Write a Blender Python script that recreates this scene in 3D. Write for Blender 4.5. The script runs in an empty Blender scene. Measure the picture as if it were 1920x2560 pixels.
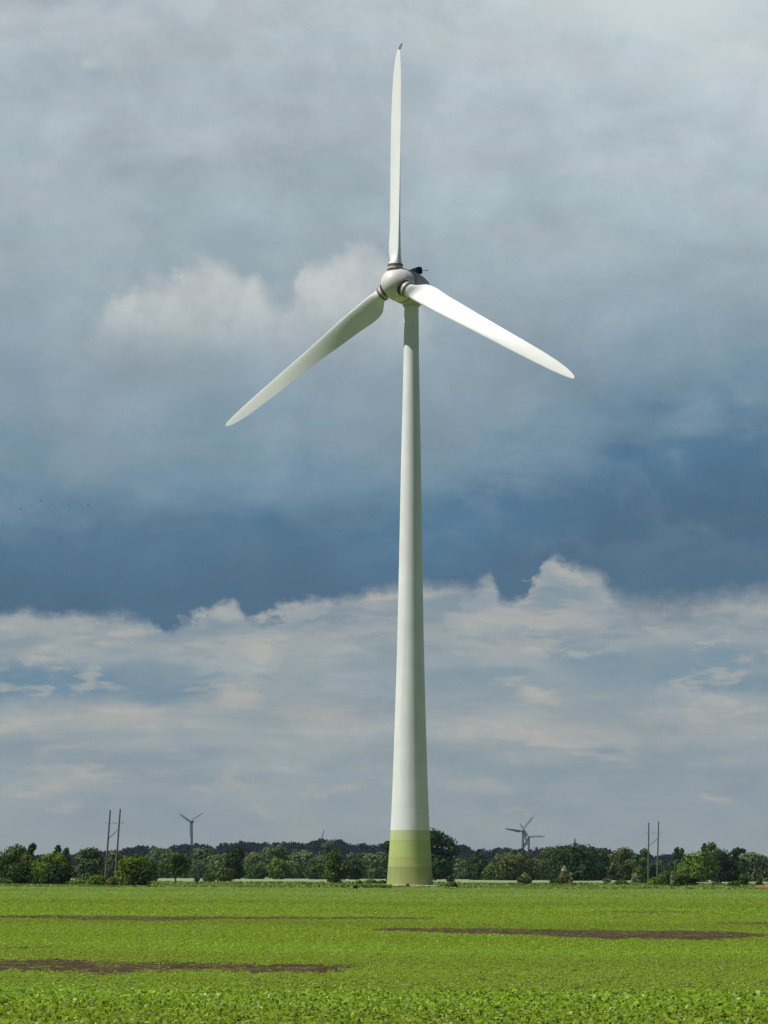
import bpy, bmesh, math, random
import numpy as np
from mathutils import Matrix, Vector

S = bpy.context.scene
COL = S.collection
R = math.radians

# ------------------------------------------------------------------ camera
F = 8000.0                      # focal length in photo pixels (photo 1920 x 2560)
EYE = 1.7
PITCH = math.atan((2186 - 1280) / F)
ROLL = R(0.21)
cam = bpy.data.cameras.new("camera")
cam.sensor_fit = 'VERTICAL'; cam.sensor_height = 24.0
cam.lens = 24.0 * F / 2560.0
cam.clip_start = 0.5; cam.clip_end = 60000
co = bpy.data.objects.new("camera", cam); COL.objects.link(co)
fwd = Vector((0, math.cos(PITCH), math.sin(PITCH)))
rt0 = Vector((1, 0, 0)); up0 = rt0.cross(fwd)
rt = rt0 * math.cos(ROLL) + up0 * math.sin(ROLL)
up = -rt0 * math.sin(ROLL) + up0 * math.cos(ROLL)
m = Matrix((rt, up, -fwd)).transposed().to_4x4()
m.translation = Vector((0, 0, EYE))
co.matrix_world = m
S.camera = co

# ------------------------------------------------------------------ exposure
S.view_settings.view_transform = 'Standard'
S.view_settings.look = 'None'
S.view_settings.exposure = 0.0
S.view_settings.gamma = 1.0
S.view_settings.use_curve_mapping = False
S.cycles.use_denoising = True
S.cycles.max_bounces = 8
S.cycles.diffuse_bounces = 4
S.cycles.volume_bounces = 0
S.cycles.transparent_max_bounces = 8

# ------------------------------------------------------------------ sun
SUN_EL, SUN_AZ = R(55), R(-106)          # azimuth from +Y, negative = left
sd = Vector((math.sin(SUN_AZ) * math.cos(SUN_EL), math.cos(SUN_AZ) * math.cos(SUN_EL), math.sin(SUN_EL)))
sl = bpy.data.lights.new("sun", 'SUN'); sl.energy = 5.0; sl.angle = R(0.5); sl.color = (1.0, 0.97, 0.91)
so = bpy.data.objects.new("sun", sl); COL.objects.link(so)
so.rotation_euler = sd.to_track_quat('Z', 'Y').to_euler(); so.location = (-300, -100, 400)

# ------------------------------------------------------------------ sky
def lin(r, g, b):
    f = lambda c: (c / 255 / 12.92) if c / 255 <= 0.04045 else ((c / 255 + 0.055) / 1.055) ** 2.4
    return (f(r), f(g), f(b), 1.0)

W = bpy.data.worlds.new("World"); S.world = W; W.use_nodes = True
NT = W.node_tree; NT.nodes.clear()
def nd(t, **k):
    n = NT.nodes.new(t)
    for a, b in k.items(): setattr(n, a, b)
    return n
def put(sock, v):
    if isinstance(v, bpy.types.NodeSocket): NT.links.new(v, sock)
    else: sock.default_value = v
def M(op, a, b=0.0, c=None, clamp=False):
    n = nd('ShaderNodeMath', operation=op, use_clamp=clamp)
    put(n.inputs[0], a); put(n.inputs[1], b)
    if c is not None: put(n.inputs[2], c)
    return n.outputs[0]
def VM(op, a, b=None, out=0):
    n = nd('ShaderNodeVectorMath', operation=op)
    put(n.inputs[0], a)
    if b is not None: put(n.inputs[1], b)
    return n.outputs['Value'] if op in ('LENGTH', 'DOT_PRODUCT') else n.outputs[0]
def SS(x, a, b, lo=0.0, hi=1.0):
    n = nd('ShaderNodeMapRange', interpolation_type='SMOOTHSTEP')
    put(n.inputs[0], x); put(n.inputs[1], a); put(n.inputs[2], b); put(n.inputs[3], lo); put(n.inputs[4], hi)
    return n.outputs[0]
def MIXC(f, a, b, blend='MIX'):
    n = nd('ShaderNodeMix', data_type='RGBA', blend_type=blend)
    put(n.inputs[0], f); put(n.inputs[6], a); put(n.inputs[7], b)
    return n.outputs[2]
def NOISE(vec, scale, detail=5, rough=0.55, dist=0.0):
    n = nd('ShaderNodeTexNoise', noise_dimensions='3D')
    put(n.inputs['Vector'], vec)
    n.inputs['Scale'].default_value = scale; n.inputs['Detail'].default_value = detail
    n.inputs['Roughness'].default_value = rough; n.inputs['Distortion'].default_value = dist
    return n.outputs[0], n.outputs[1]
def COMB(x, y, z=0.0):
    n = nd('ShaderNodeCombineXYZ'); put(n.inputs[0], x); put(n.inputs[1], y); put(n.inputs[2], z)
    return n.outputs[0]
def SEP(v):
    n = nd('ShaderNodeSeparateXYZ'); put(n.inputs[0], v); return n.outputs
def RAMP(f, stops, interp='LINEAR'):
    n = nd('ShaderNodeValToRGB'); cr = n.color_ramp; cr.interpolation = interp
    while len(cr.elements) > 1: cr.elements.remove(cr.elements[-1])
    for i, (p, c) in enumerate(stops):
        e = cr.elements[0] if i == 0 else cr.elements.new(p)
        e.position = p; e.color = c
    put(n.inputs[0], f)
    return n.outputs[0]
def CURVE(x, pts, x0, x1, y0, y1):
    """a height profile along the horizon, as a grey ramp"""
    f = nd('ShaderNodeMapRange'); put(f.inputs[0], x); f.inputs[1].default_value = x0; f.inputs[2].default_value = x1
    r = RAMP(f.outputs[0], [((a - x0) / (x1 - x0), ((b - y0) / (y1 - y0),) * 3 + (1,)) for a, b in pts], 'B_SPLINE')
    g = nd('ShaderNodeMapRange'); put(g.inputs[0], r); g.inputs[3].default_value = y0; g.inputs[4].default_value = y1
    return g.outputs[0]

tc = nd('ShaderNodeTexCoord')
dx, dy, dz = SEP(tc.outputs['Generated'])
# azimuth and elevation of the sky direction, in units of 1/8 radian; X = 0.96 straight north, Y = 2.186 at the horizon
X = M('MULTIPLY_ADD', M('ARCTAN2', dx, dy), 8.0, 0.96)
Y = M('MULTIPLY_ADD', M('ARCSINE', dz), -8.0, 2.186)
P0 = COMB(X, Y)
PS = COMB(X, M('MULTIPLY', Y, 2.6))                       # flattened layers
n1f, n1c = NOISE(P0, 2.2, 4, 0.5)
n2f, n2c = NOISE(P0, 9.0, 8, 0.62)
n3f, n3c = NOISE(PS, 3.3, 6, 0.55, 0.4)
n4f, n4c = NOISE(COMB(X, M('MULTIPLY', Y, 5.0), 3.7), 2.1, 6, 0.6, 0.3)
n6f, n6c = NOISE(COMB(X, M('MULTIPLY', Y, 1.35), 5.3), 4.2, 9, 0.56, 0.3)
n7f, n7c = NOISE(COMB(X, M('MULTIPLY', Y, 3.4), 2.9), 5.0, 7, 0.55, 0.15)
n5f, n5c = NOISE(COMB(X, M('MULTIPLY', Y, 1.5), 8.1), 24.0, 5, 0.6)
warp = VM('ADD', VM('MULTIPLY', VM('SUBTRACT', n1c, (.5, .5, .5)), (0.22, 0.12, 0)),
          VM('MULTIPLY', VM('SUBTRACT', n2c, (.5, .5, .5)), (0.10, 0.055, 0)))
fine = VM('MULTIPLY', VM('SUBTRACT', n5c, (.5, .5, .5)), (0.035, 0.02, 0))
PW = VM('ADD', VM('ADD', P0, warp), fine)
PW2 = VM('ADD', VM('ADD', PW, VM('MULTIPLY', VM('SUBTRACT', n2c, (.5, .5, .5)), (0.16, 0.06, 0))), VM('MULTIPLY', VM('SUBTRACT', n5c, (.5, .5, .5)), (0.10, 0.03, 0)))
XW, YW, _ = SEP(VM('ADD', VM('MULTIPLY', PW, (.6, .6, .6)), VM('MULTIPLY', PW2, (.4, .4, .4))))

# upper cloud deck: pale grey above, slate blue at its far base
tilt = SS(X, 0.85, 1.95, 0.0, 0.26)
dip = M('MULTIPLY', M('SUBTRACT', n3f, 0.5), 0.42)
yb = M('ADD', M('ADD', M('ADD', Y, M('MULTIPLY', SS(Y, .45, 1.0), tilt)), M('MULTIPLY', dip, SS(Y, 1.75, 1.05))),
       M('MULTIPLY', M('SUBTRACT', n1f, .5), .25))
f = nd('ShaderNodeMapRange'); put(f.inputs[0], yb); f.inputs[1].default_value = -4.0; f.inputs[2].default_value = 2.0
pos = lambda y: (y + 4.0) / 6.0
deck = RAMP(f.outputs[0], [
    (0.0, lin(58, 72, 92)), (pos(-1.6), lin(78, 93, 112)), (pos(-.45), lin(138, 151, 165)), (pos(0.0), lin(184, 193, 200)), (pos(.3), lin(172, 183, 192)),  # darkest stops lie above the view, lowered to cut ambient fill
    (pos(.58), lin(163, 176, 186)), (pos(.82), lin(152, 167, 178)), (pos(1.02), lin(138, 155, 170)),
    (pos(1.19), lin(117, 143, 162)), (pos(1.35), lin(79, 114, 143)), (pos(1.5), lin(69, 101, 129)), (pos(1.9), lin(72, 104, 130))])
# brighter to the right aloft, mottled warm and cool
gain = M('MULTIPLY', SS(X, 0.7, 1.7, -0.03, 0.22), SS(Y, 1.0, 0.1))
gain = M('ADD', gain, M('MULTIPLY', M('SUBTRACT', n3f, .5), SS(Y, 1.4, .5, .14, .52)))
gain = M('ADD', gain, M('MULTIPLY', M('SUBTRACT', n2f, .5), .20))
gain = M('ADD', gain, M('MULTIPLY', M('SUBTRACT', n6f, .5), SS(Y, 1.5, .9, .36, .60)))
deck = VM('MULTIPLY', deck, COMB(M('ADD', gain, 1.0), M('ADD', M('MULTIPLY', gain, .92), 1.0), M('ADD', M('MULTIPLY', gain, .85), 1.0)))
deck = MIXC(M('MULTIPLY', SS(n6f, .50, .66), SS(Y, .85, 1.05, .0, M('MULTIPLY', SS(Y, 1.5, 1.2), .20) )), deck, lin(146, 160, 172))
deck = VM('MULTIPLY', deck, MIXC(SS(n4f, .38, .62), (0.975, 1.0, 1.015, 1), (1.03, 1.0, 1.0, 1)))

def blob(base, cx, cy, sx, sy, c, a, e0=1.0, e1=0.25, src=None):
    d = VM('LENGTH', VM('MULTIPLY', VM('SUBTRACT', src or PW, (cx, cy, 0)), (1 / sx, 1 / sy, 0)))
    return MIXC(SS(d, e0, e1, 0.0, a), base, lin(*c))

deck = blob(deck, 0.21, 1.16, .13, .10, (138, 156, 170), .55)
deck = blob(deck, 0.21, 0.19, .05, .03, (186, 196, 203), .6)
deck = blob(deck, 0.45, 0.03, .10, .05, (192, 200, 207), .5)
deck = blob(deck, 1.62, 0.02, .35, .12, (210, 214, 217), .75)
deck = blob(deck, 1.87, 1.0, .06, .05, (128, 150, 168), .5)
deck = blob(deck, 0.56, 0.60, .16, .10, (148, 166, 177), .7)
deck = blob(deck, 1.02, 0.24, .10, .10, (163, 177, 187), .6)
deck = blob(deck, 0.03, 0.98, .14, .14, (125, 147, 166), .5)
XH, YH, _h = SEP(PW)
# two heaped clouds standing in front of the deck
yh = CURVE(XH, [(.10, .90), (.22, .79), (.30, .735), (.37, .705), (.43, .66), (.485, .625), (.54, .665), (.575, .70), (.615, .675), (.645, .71),
                (.69, .80), (.735, .735), (.77, .64), (.81, .675), (.88, .625), (.92, .60), (.97, .625), (1.04, .66), (1.10, .74), (1.3, .92)], 0, 1.4, .5, 1.0)
hm = M('MULTIPLY', SS(M('SUBTRACT', M('ADD', YH, M('MULTIPLY', M('SUBTRACT', n5f, .5), .03)), yh), -.015, .05), SS(Y, .95, .70))
hm = M('MULTIPLY', hm, M('MULTIPLY', SS(X, .12, .30), SS(X, 1.14, 1.0)))
heap = MIXC(SS(n2f, .35, .65), lin(184, 188, 193), lin(201, 203, 204))
deck = MIXC(M('MULTIPLY', hm, .96), deck, heap)

# lower bank: broken layers lit cream and pink, with slate gaps
yl = M('ADD', Y, M('MULTIPLY', M('SUBTRACT', n4f, .5), .10))
f = nd('ShaderNodeMapRange'); put(f.inputs[0], yl); f.inputs[1].default_value = 1.3; f.inputs[2].default_value = 2.3
p2 = lambda y: (y - 1.3) / 1.0
low = RAMP(f.outputs[0], [(0, lin(150, 158, 166)), (p2(1.53), lin(160, 165, 171)), (p2(1.62), lin(158, 165, 171)), (p2(1.72), lin(146, 158, 168)),
                          (p2(1.82), lin(160, 166, 171)), (p2(1.93), lin(150, 161, 169)), (p2(2.05), lin(153, 162, 167)), (p2(2.14), lin(151, 160, 164)),
                          (p2(2.2), lin(150, 160, 163)), (1.0, lin(120, 135, 130))])
gs = M('MULTIPLY', SS(Y, 2.16, 1.8, .12, 1.0), M('SUBTRACT', n4f, .5))
low = VM('MULTIPLY', low, COMB(M('MULTIPLY_ADD', gs, .95, 1.0), M('MULTIPLY_ADD', gs, .72, 1.0), M('MULTIPLY_ADD', gs, .5, 1.0)))
low = blob(low, 0.08, 1.695, .50, .065, (110, 138, 160), .95)
low = blob(low, 0.40, 1.735, .18, .028, (118, 143, 163), .85)
low = blob(low, 1.62, 1.65, .46, .08, (119, 143, 162), .85)
low = blob(low, 1.20, 1.715, .25, .03, (128, 148, 164), .7)
low = blob(low, 1.85, 1.71, .20, .035, (112, 138, 158), .75)
low = blob(low, 0.05, 1.86, .20, .03, (140, 156, 168), .6)
low = blob(low, 1.25, 1.93, .35, .035, (138, 153, 164), .6)
low = blob(low, 0.32, 1.79, .27, .045, (185, 179, 176), .9)
low = blob(low, 0.60, 1.765, .10, .05, (186, 178, 174), .85)
low = blob(low, 0.52, 1.71, .08, .011, (134, 150, 163), .8)
low = blob(low, 0.67, 1.708, .05, .009, (138, 152, 164), .7)
low = blob(low, 0.53, 1.655, .05, .013, (140, 154, 165), .7)
low = blob(low, 0.30, 1.575, .16, .045, (182, 178, 176), .8)
low = blob(low, 0.10, 1.645, .05, .015, (186, 180, 177), .7)
low = blob(low, 0.55, 1.63, .20, .05, (176, 174, 174), .6)
low = blob(low, 0.83, 1.80, .16, .05, (174, 170, 170), .6)
low = blob(low, 0.90, 1.60, .25, .035, (172, 170, 171), .6)
low = blob(low, 1.30, 1.555, .32, .035, (180, 174, 172), .85)
low = blob(low, 1.24, 1.655, .14, .045, (172, 171, 173), .8)
low = blob(low, 1.32, 1.65, .04, .025, (184, 178, 175), .8)
low = blob(low, 1.33, 1.765, .09, .025, (182, 176, 173), .7)
low = blob(low, 1.42, 1.83, .30, .05, (172, 170, 170), .55)
low = blob(low, 1.78, 1.80, .22, .05, (166, 167, 170), .6)
low = blob(low, 1.75, 1.525, .25, .04, (168, 167, 169), .7)
for cx, cy, sx, sy, a in [(.22, 1.945, .06, .022, .75), (.10, 1.985, .09, .024, .7), (.58, 1.975, .06, .03, .85), (.83, 1.965, .09, .022, .7), (1.78, 2.012, .06, .018, .8),
                          (.17, 2.043, .06, .016, .65), (.68, 2.03, .05, .014, .6), (1.30, 2.025, .05, .012, .6), (.13, 1.875, .07, .014, .5), (1.18, 1.86, .05, .02, .5), (.44, 1.955, .06, .02, .4)]:
    low = blob(low, cx, cy, sx * 1.25, sy * 1.15, (180, 173, 170), a, 1.0, 0.0, PW2)
low = blob(low, 0.35, 1.90, .42, .03, (139, 153, 165), .6)
low = blob(low, 1.52, 1.875, .14, .013, (140, 152, 162), .6)
low = blob(low, 1.05, 1.905, .6, .022, (144, 156, 166), .5)
ye = CURVE(XW, [(0, 1.545), (.2, 1.53), (.345, 1.53), (.395, 1.60), (.44, 1.575), (.5, 1.545), (.54, 1.515), (.59, 1.51), (.63, 1.54), (.68, 1.575), (.72, 1.52),
                (.78, 1.49), (1.0, 1.46), (1.10, 1.475), (1.15, 1.485), (1.20, 1.435), (1.235, 1.46), (1.275, 1.52), (1.315, 1.50), (1.345, 1.43), (1.37, 1.40), (1.40, 1.395), (1.43, 1.425), (1.47, 1.42), (1.52, 1.44), (1.56, 1.475),
                (1.62, 1.51), (1.74, 1.50), (1.92, 1.465)], -.05, 1.97, 1.2, 1.8)
edge = M('SUBTRACT', M('ADD', YW, M('MULTIPLY', M('SUBTRACT', n5f, .5), .03)), ye)
soft = M('ADD', SS(X, .75, 1.0, .028, .042), M('ADD', SS(X, 1.40, 1.62, 0.0, .05), SS(X, 1.22, 1.34, 0.0, -.018)))
em = SS(edge, M('MULTIPLY', soft, -.5), soft)
low = MIXC(M('MULTIPLY', M('MULTIPLY', SS(edge, .075, .02), SS(n2f, .42, .6)), SS(X, .8, 1.0, .45, .12)), low, lin(178, 175, 174))
low = blob(low, 1.41, 1.42, .08, .035, (181, 176, 174), .75)
low = blob(low, 1.325, 1.50, .03, .035, (178, 172, 170), .75)
low = blob(low, 1.44, 1.475, .10, .03, (140, 154, 166), .7)
low = blob(low, 1.08, 1.50, .28, .055, (142, 155, 167), .75)
# ragged openings in the bank, denser layers below
gap = M('MULTIPLY', SS(n7f, .50, .62), M('MULTIPLY', SS(edge, .30, .06, .30, .55), SS(Y, 2.1, 1.85)))
low = MIXC(gap, low, MIXC(SS(Y, 1.5, 1.7), lin(116, 139, 156), lin(136, 151, 161)))
lit = M('MULTIPLY', SS(n7f, .46, .36), SS(Y, 2.12, 1.8))
low = MIXC(M('MULTIPLY', lit, .52), low, lin(190, 183, 175))
low = VM('MULTIPLY', low, MIXC(SS(n3f, .36, .64), (.86, .90, .94, 1), (1.0, .99, .975, 1)))
cloud = VM('MULTIPLY', MIXC(em, deck, low), (.985, 1.01, .975))

cloud = VM('MULTIPLY', cloud, COMB(*[SS(dy, .30, .82, k, 1.0) for k in (.50, .56, .64)]))     # sky out of view dimmed to lower the fill on shaded sides
st = nd('ShaderNodeTexSky'); st.sky_type = 'NISHITA'; st.sun_disc = False
st.sun_elevation = SUN_EL; st.sun_rotation = SUN_AZ; st.air_density = 1.0; st.dust_density = 1.0
b1 = nd('ShaderNodeBackground'); put(b1.inputs[0], st.outputs[0]); b1.inputs[1].default_value = 0.10
b2 = nd('ShaderNodeBackground'); put(b2.inputs[0], cloud); b2.inputs[1].default_value = 1.0
ms = nd('ShaderNodeMixShader'); put(ms.inputs[0], 0.95); put(ms.inputs[1], b1.outputs[0]); put(ms.inputs[2], b2.outputs[0])
wo = nd('ShaderNodeOutputWorld'); put(wo.inputs[0], ms.outputs[0])
W.cycles.sampling_method = 'MANUAL'; W.cycles.sample_map_resolution = 512

# ------------------------------------------------------------------ helpers
def tag(o, label=None, cat=None, group=None, kind=None):
    if label: o['label'] = label
    if cat: o['category'] = cat
    if group: o['group'] = group
    if kind: o['kind'] = kind
    return o
def link(o, parent=None):
    COL.objects.link(o)
    if parent is not None: o.parent = parent
    return o
def empty(name, loc=(0, 0, 0), rz=0.0):
    o = bpy.data.objects.new(name, None); o.location = loc; o.rotation_euler = (0, 0, rz)
    o.empty_display_size = 0.5
    return link(o)
def mesh_np(name, verts, loops, sizes, mat, parent=None, cols=None, smooth=False):
    """one mesh object from numpy arrays; cols = one colour per vertex"""
    me = bpy.data.meshes.new(name)
    verts = np.asarray(verts, np.float32); loops = np.asarray(loops, np.int32); sizes = np.asarray(sizes, np.int32)
    me.vertices.add(len(verts)); me.vertices.foreach_set('co', verts.ravel())
    me.loops.add(len(loops)); me.loops.foreach_set('vertex_index', loops)
    me.polygons.add(len(sizes))
    st_ = np.concatenate(([0], np.cumsum(sizes)[:-1])).astype(np.int32)
    me.polygons.foreach_set('loop_start', st_)
    try: me.polygons.foreach_set('loop_total', sizes)
    except Exception: pass
    if smooth: me.polygons.foreach_set('use_smooth', np.ones(len(sizes), bool))
    me.update(calc_edges=True)
    if cols is not None:
        ca = me.color_attributes.new('tint', 'FLOAT_COLOR', 'POINT')
        c = np.ones((len(verts), 4), np.float32); c[:, :3] = cols
        ca.data.foreach_set('color', c.ravel())
    me.materials.append(mat)
    return link(bpy.data.objects.new(name, me), parent)
class MB:
    """collects shapes for ONE mesh"""
    def __init__(s): s.v = []; s.f = []
    def add(s, v, f):
        o = len(s.v); s.v += [tuple(p) for p in v]; s.f += [tuple(i + o for i in q) for q in f]
    def rings(s, rings, cap=True, close=True):
        n = len(rings[0]); v = [p for r in rings for p in r]; f = []
        for i in range(len(rings) - 1):
            for j in range(n):
                k = (j + 1) % n
                f.append((i * n + j, i * n + k, (i + 1) * n + k, (i + 1) * n + j))
        if cap:
            f.append(tuple(range(n))[::-1]); f.append(tuple((len(rings) - 1) * n + j for j in range(n)))
        s.add(v, f)
    def lathe(s, prof, n=48, axis=None):
        """prof: (radius, height) pairs; axis: Matrix to place it (local Z is the axis)"""
        rr = []
        for r, h in prof:
            ring = [Vector((r * math.cos(2 * math.pi * j / n), r * math.sin(2 * math.pi * j / n), h)) for j in range(n)]
            rr.append([axis @ p for p in ring] if axis else ring)
        s.rings(rr)
    def tube(s, a, b, ra, rb=None, n=10):
        a, b = Vector(a), Vector(b); rb = ra if rb is None else rb
        q = (b - a).to_track_quat('Z', 'Y').to_matrix().to_4x4(); q.translation = a
        s.lathe([(ra, 0), (rb, (b - a).length)], n, q)
    def box(s, lo, hi, taper=1.0, axis=None):
        (x0, y0, z0), (x1, y1, z1) = lo, hi
        cx, cy = (x0 + x1) / 2, (y0 + y1) / 2
        t = lambda x, y: (cx + (x - cx) * taper, cy + (y - cy) * taper)
        v = [(x0, y0, z0), (x1, y0, z0), (x1, y1, z0), (x0, y1, z0)] + [t(*p) + (z1,) for p in ((x0, y0), (x1, y0), (x1, y1), (x0, y1))]
        v = [axis @ Vector(p) if axis else Vector(p) for p in v]
        s.add(v, [(3, 2, 1, 0), (4, 5, 6, 7), (0, 1, 5, 4), (1, 2, 6, 5), (2, 3, 7, 6), (3, 0, 4, 7)])
    def build(s, name, mat, parent=None, smooth=False, bevel=0.0):
        me = bpy.data.meshes.new(name); me.from_pydata([tuple(p) for p in s.v], [], s.f)
        bm = bmesh.new(); bm.from_mesh(me); bmesh.ops.recalc_face_normals(bm, faces=bm.faces)
        if bevel > 0: bmesh.ops.bevel(bm, geom=list(bm.edges), offset=bevel, segments=2, profile=.6, affect='EDGES')
        bm.to_mesh(me); bm.free()
        if smooth:
            me.polygons.foreach_set('use_smooth', np.ones(len(me.polygons), bool))
            try: me.set_sharp_from_angle(angle=R(40))
            except Exception: pass
        me.materials.append(mat)
        return link(bpy.data.objects.new(name, me), parent)

def ray(px, py):
    return fwd + rt * ((px - 960) / F) + up * ((1280 - py) / F)
def ground_at(px, py, z=0.0):
    d = ray(px, py); t = (z - EYE) / d.z
    return Vector((d.x * t, d.y * t, z))
def at(px, D):
    """ground point at forward distance D in the direction of column px near the horizon"""
    return Vector(((px - 960) / F * D / 1.0 + 0.0037 * 0, D, 0.0))
def hgt(top, px, D):
    """height above the ground of image row 'top' at distance D"""
    d = ray(px, top); return EYE + d.z / d.y * D

# ------------------------------------------------------------------ materials
def mat(name):
    mt = bpy.data.materials.new(name); mt.use_nodes = True
    nt = mt.node_tree; return mt, nt, nt.nodes['Principled BSDF']
def paint(name, col, rough=.5, var=.06, scale=.6, spec=.4):
    mt, nt, p = mat(name)
    t = nt.nodes.new('ShaderNodeTexCoord'); n = nt.nodes.new('ShaderNodeTexNoise')
    n.inputs['Scale'].default_value = scale; n.inputs['Detail'].default_value = 6; n.inputs['Roughness'].default_value = .65
    nt.links.new(t.outputs['Object'], n.inputs['Vector'])
    r = nt.nodes.new('ShaderNodeValToRGB')
    r.color_ramp.elements[0].position = .3; r.color_ramp.elements[1].position = .7
    r.color_ramp.elements[0].color = tuple(c * (1 - var) for c in col) + (1,)
    r.color_ramp.elements[1].color = tuple(min(1, c * (1 + var)) for c in col) + (1,)
    nt.links.new(n.outputs[0], r.inputs[0]); nt.links.new(r.outputs[0], p.inputs['Base Color'])
    p.inputs['Roughness'].default_value = rough
    p.inputs['Specular IOR Level'].default_value = spec
    return mt

def leaf_mat(name, transl=.3, rough=.6, spec=.25):
    mt, nt, p = mat(name)
    a = nt.nodes.new('ShaderNodeAttribute'); a.attribute_name = 'tint'
    nt.links.new(a.outputs['Color'], p.inputs['Base Color'])
    p.inputs['Roughness'].default_value = rough; p.inputs['Specular IOR Level'].default_value = spec
    tr = nt.nodes.new('ShaderNodeBsdfTranslucent')
    g = nt.nodes.new('ShaderNodeMix'); g.data_type = 'RGBA'; g.blend_type = 'MULTIPLY'; g.inputs[0].default_value = 1.0
    nt.links.new(a.outputs['Color'], g.inputs[6]); g.inputs[7].default_value = (1.15, 1.2, .6, 1)
    nt.links.new(g.outputs[2], tr.inputs[0])
    mx = nt.nodes.new('ShaderNodeMixShader'); mx.inputs[0].default_value = transl
    nt.links.new(p.outputs[0], mx.inputs[1]); nt.links.new(tr.outputs[0], mx.inputs[2])
    nt.links.new(mx.outputs[0], nt.nodes['Material Output'].inputs[0])
    return mt

BLADE_M = paint('blade white gelcoat', (.78, .80, .785), .38, .035, .35, .5)
NAC_M = paint('nacelle grey white paint', (.50, .47, .455), .5, .14, .9, .4)
SPIN_M = paint('spinner grey white paint', (.66, .64, .62), .5, .14, 1.1, .4)
COLLAR_M = paint('weathered ring', (.13, .12, .09), .6, .2, 2.0)
RECESS_DARK_M = paint('dark brown recess tone', (.055, .045, .038), .8, .3, 2.0, .15)  # recess darkness at the hub gap and blade openings put into the colour
STUB_M = paint('blade root paint', (.50, .48, .40), .5, .12, 2.0)
DARK_M = paint('dark housing', (.006, .009, .018), .9, .3, 3.0, .1)
TIP_M = paint('dark blade tip', (.035, .045, .055), .5, .2, 3.0)  # shade on the winglet put into the colour, upright blade only
PLINTH_M = paint('pale concrete', (.62, .58, .42), .9, .18, 1.2, .2)
FAR_SHADE_M = paint('far turbine cloud-shade grey', (.10, .125, .155), .55, .08, .3)  # grey darkened to carry the cloud shadow on the distant turbines
WOOD_M = paint('grey weathered timber', (.12, .115, .105), .85, .3, 2.0, .15)
BARK_M = paint('bark', (.10, .085, .06), .95, .35, 2.5, .1)
SPIRE_M = paint('dark slate', (.05, .055, .065), .7, .2, .5)
BIRD_M = paint('dark plumage', (.02, .02, .022), .8, .3, 10)
LEAF_M = leaf_mat('tree leaves', .20, .8, .06)
CROP_M = leaf_mat('crop leaves', .42, .6, .15)
GRASS_M = leaf_mat('rough grass', .3, .65, .2)

def tower_material():
    mt, nt, p = mat('tower paint with green base rings')
    N_ = nt.nodes.new; L = nt.links.new
    t = N_('ShaderNodeTexCoord'); s = N_('ShaderNodeSeparateXYZ'); L(t.outputs['Object'], s.inputs[0])
    mr = N_('ShaderNodeMapRange'); mr.inputs[1].default_value = 0; mr.inputs[2].default_value = 90; L(s.outputs[2], mr.inputs[0])
    r = N_('ShaderNodeValToRGB'); cr = r.color_ramp; cr.interpolation = 'CONSTANT'
    bands = [(0.0, (.285, .325, .125)), (2.62, (.37, .43, .15)), (3.98, (.40, .475, .165)), (6.57, (.47, .52, .27)), (7.95, (.69, .715, .71)),
             (11.6, (.71, .735, .73)), (15.4, (.69, .72, .715)), (19.2, (.71, .735, .73)), (23, (.725, .75, .745)), (38, (.735, .755, .75)), (56, (.74, .765, .76))]
    while len(cr.elements) > 1: cr.elements.remove(cr.elements[-1])
    for i, (z, c) in enumerate(bands):
        e = cr.elements[0] if i == 0 else cr.elements.new(z / 90)
        e.position = z / 90; e.color = c + (1,)
    L(mr.outputs[0], r.inputs[0])
    # rain streaks and faint staining
    mp = N_('ShaderNodeMapping'); mp.inputs['Scale'].default_value = (2.2, 2.2, .05); L(t.outputs['Object'], mp.inputs[0])
    n = N_('ShaderNodeTexNoise'); n.inputs['Scale'].default_value = 1.0; n.inputs['Detail'].default_value = 6; L(mp.outputs[0], n.inputs['Vector'])
    n2 = N_('ShaderNodeTexNoise'); n2.inputs['Scale'].default_value = .35; n2.inputs['Detail'].default_value = 7; L(t.outputs['Object'], n2.inputs['Vector'])
    ad = N_('ShaderNodeMath'); ad.operation = 'ADD'; L(n.outputs[0], ad.inputs[0]); L(n2.outputs[0], ad.inputs[1])
    m2 = N_('ShaderNodeMapRange'); m2.inputs[1].default_value = .7; m2.inputs[2].default_value = 1.3; m2.inputs[3].default_value = .89; m2.inputs[4].default_value = 1.06
    L(ad.outputs[0], m2.inputs[0])
    mx = N_('ShaderNodeMix'); mx.data_type = 'RGBA'; mx.blend_type = 'MULTIPLY'; mx.inputs[0].default_value = 1
    L(r.outputs[0], mx.inputs[6]); L(m2.outputs[0], mx.inputs[7])
    L(mx.outputs[2], p.inputs['Base Color'])
    p.inputs['Roughness'].default_value = .62; p.inputs['Specular IOR Level'].default_value = .3
    return mt
TOWER_M = tower_material()

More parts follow.
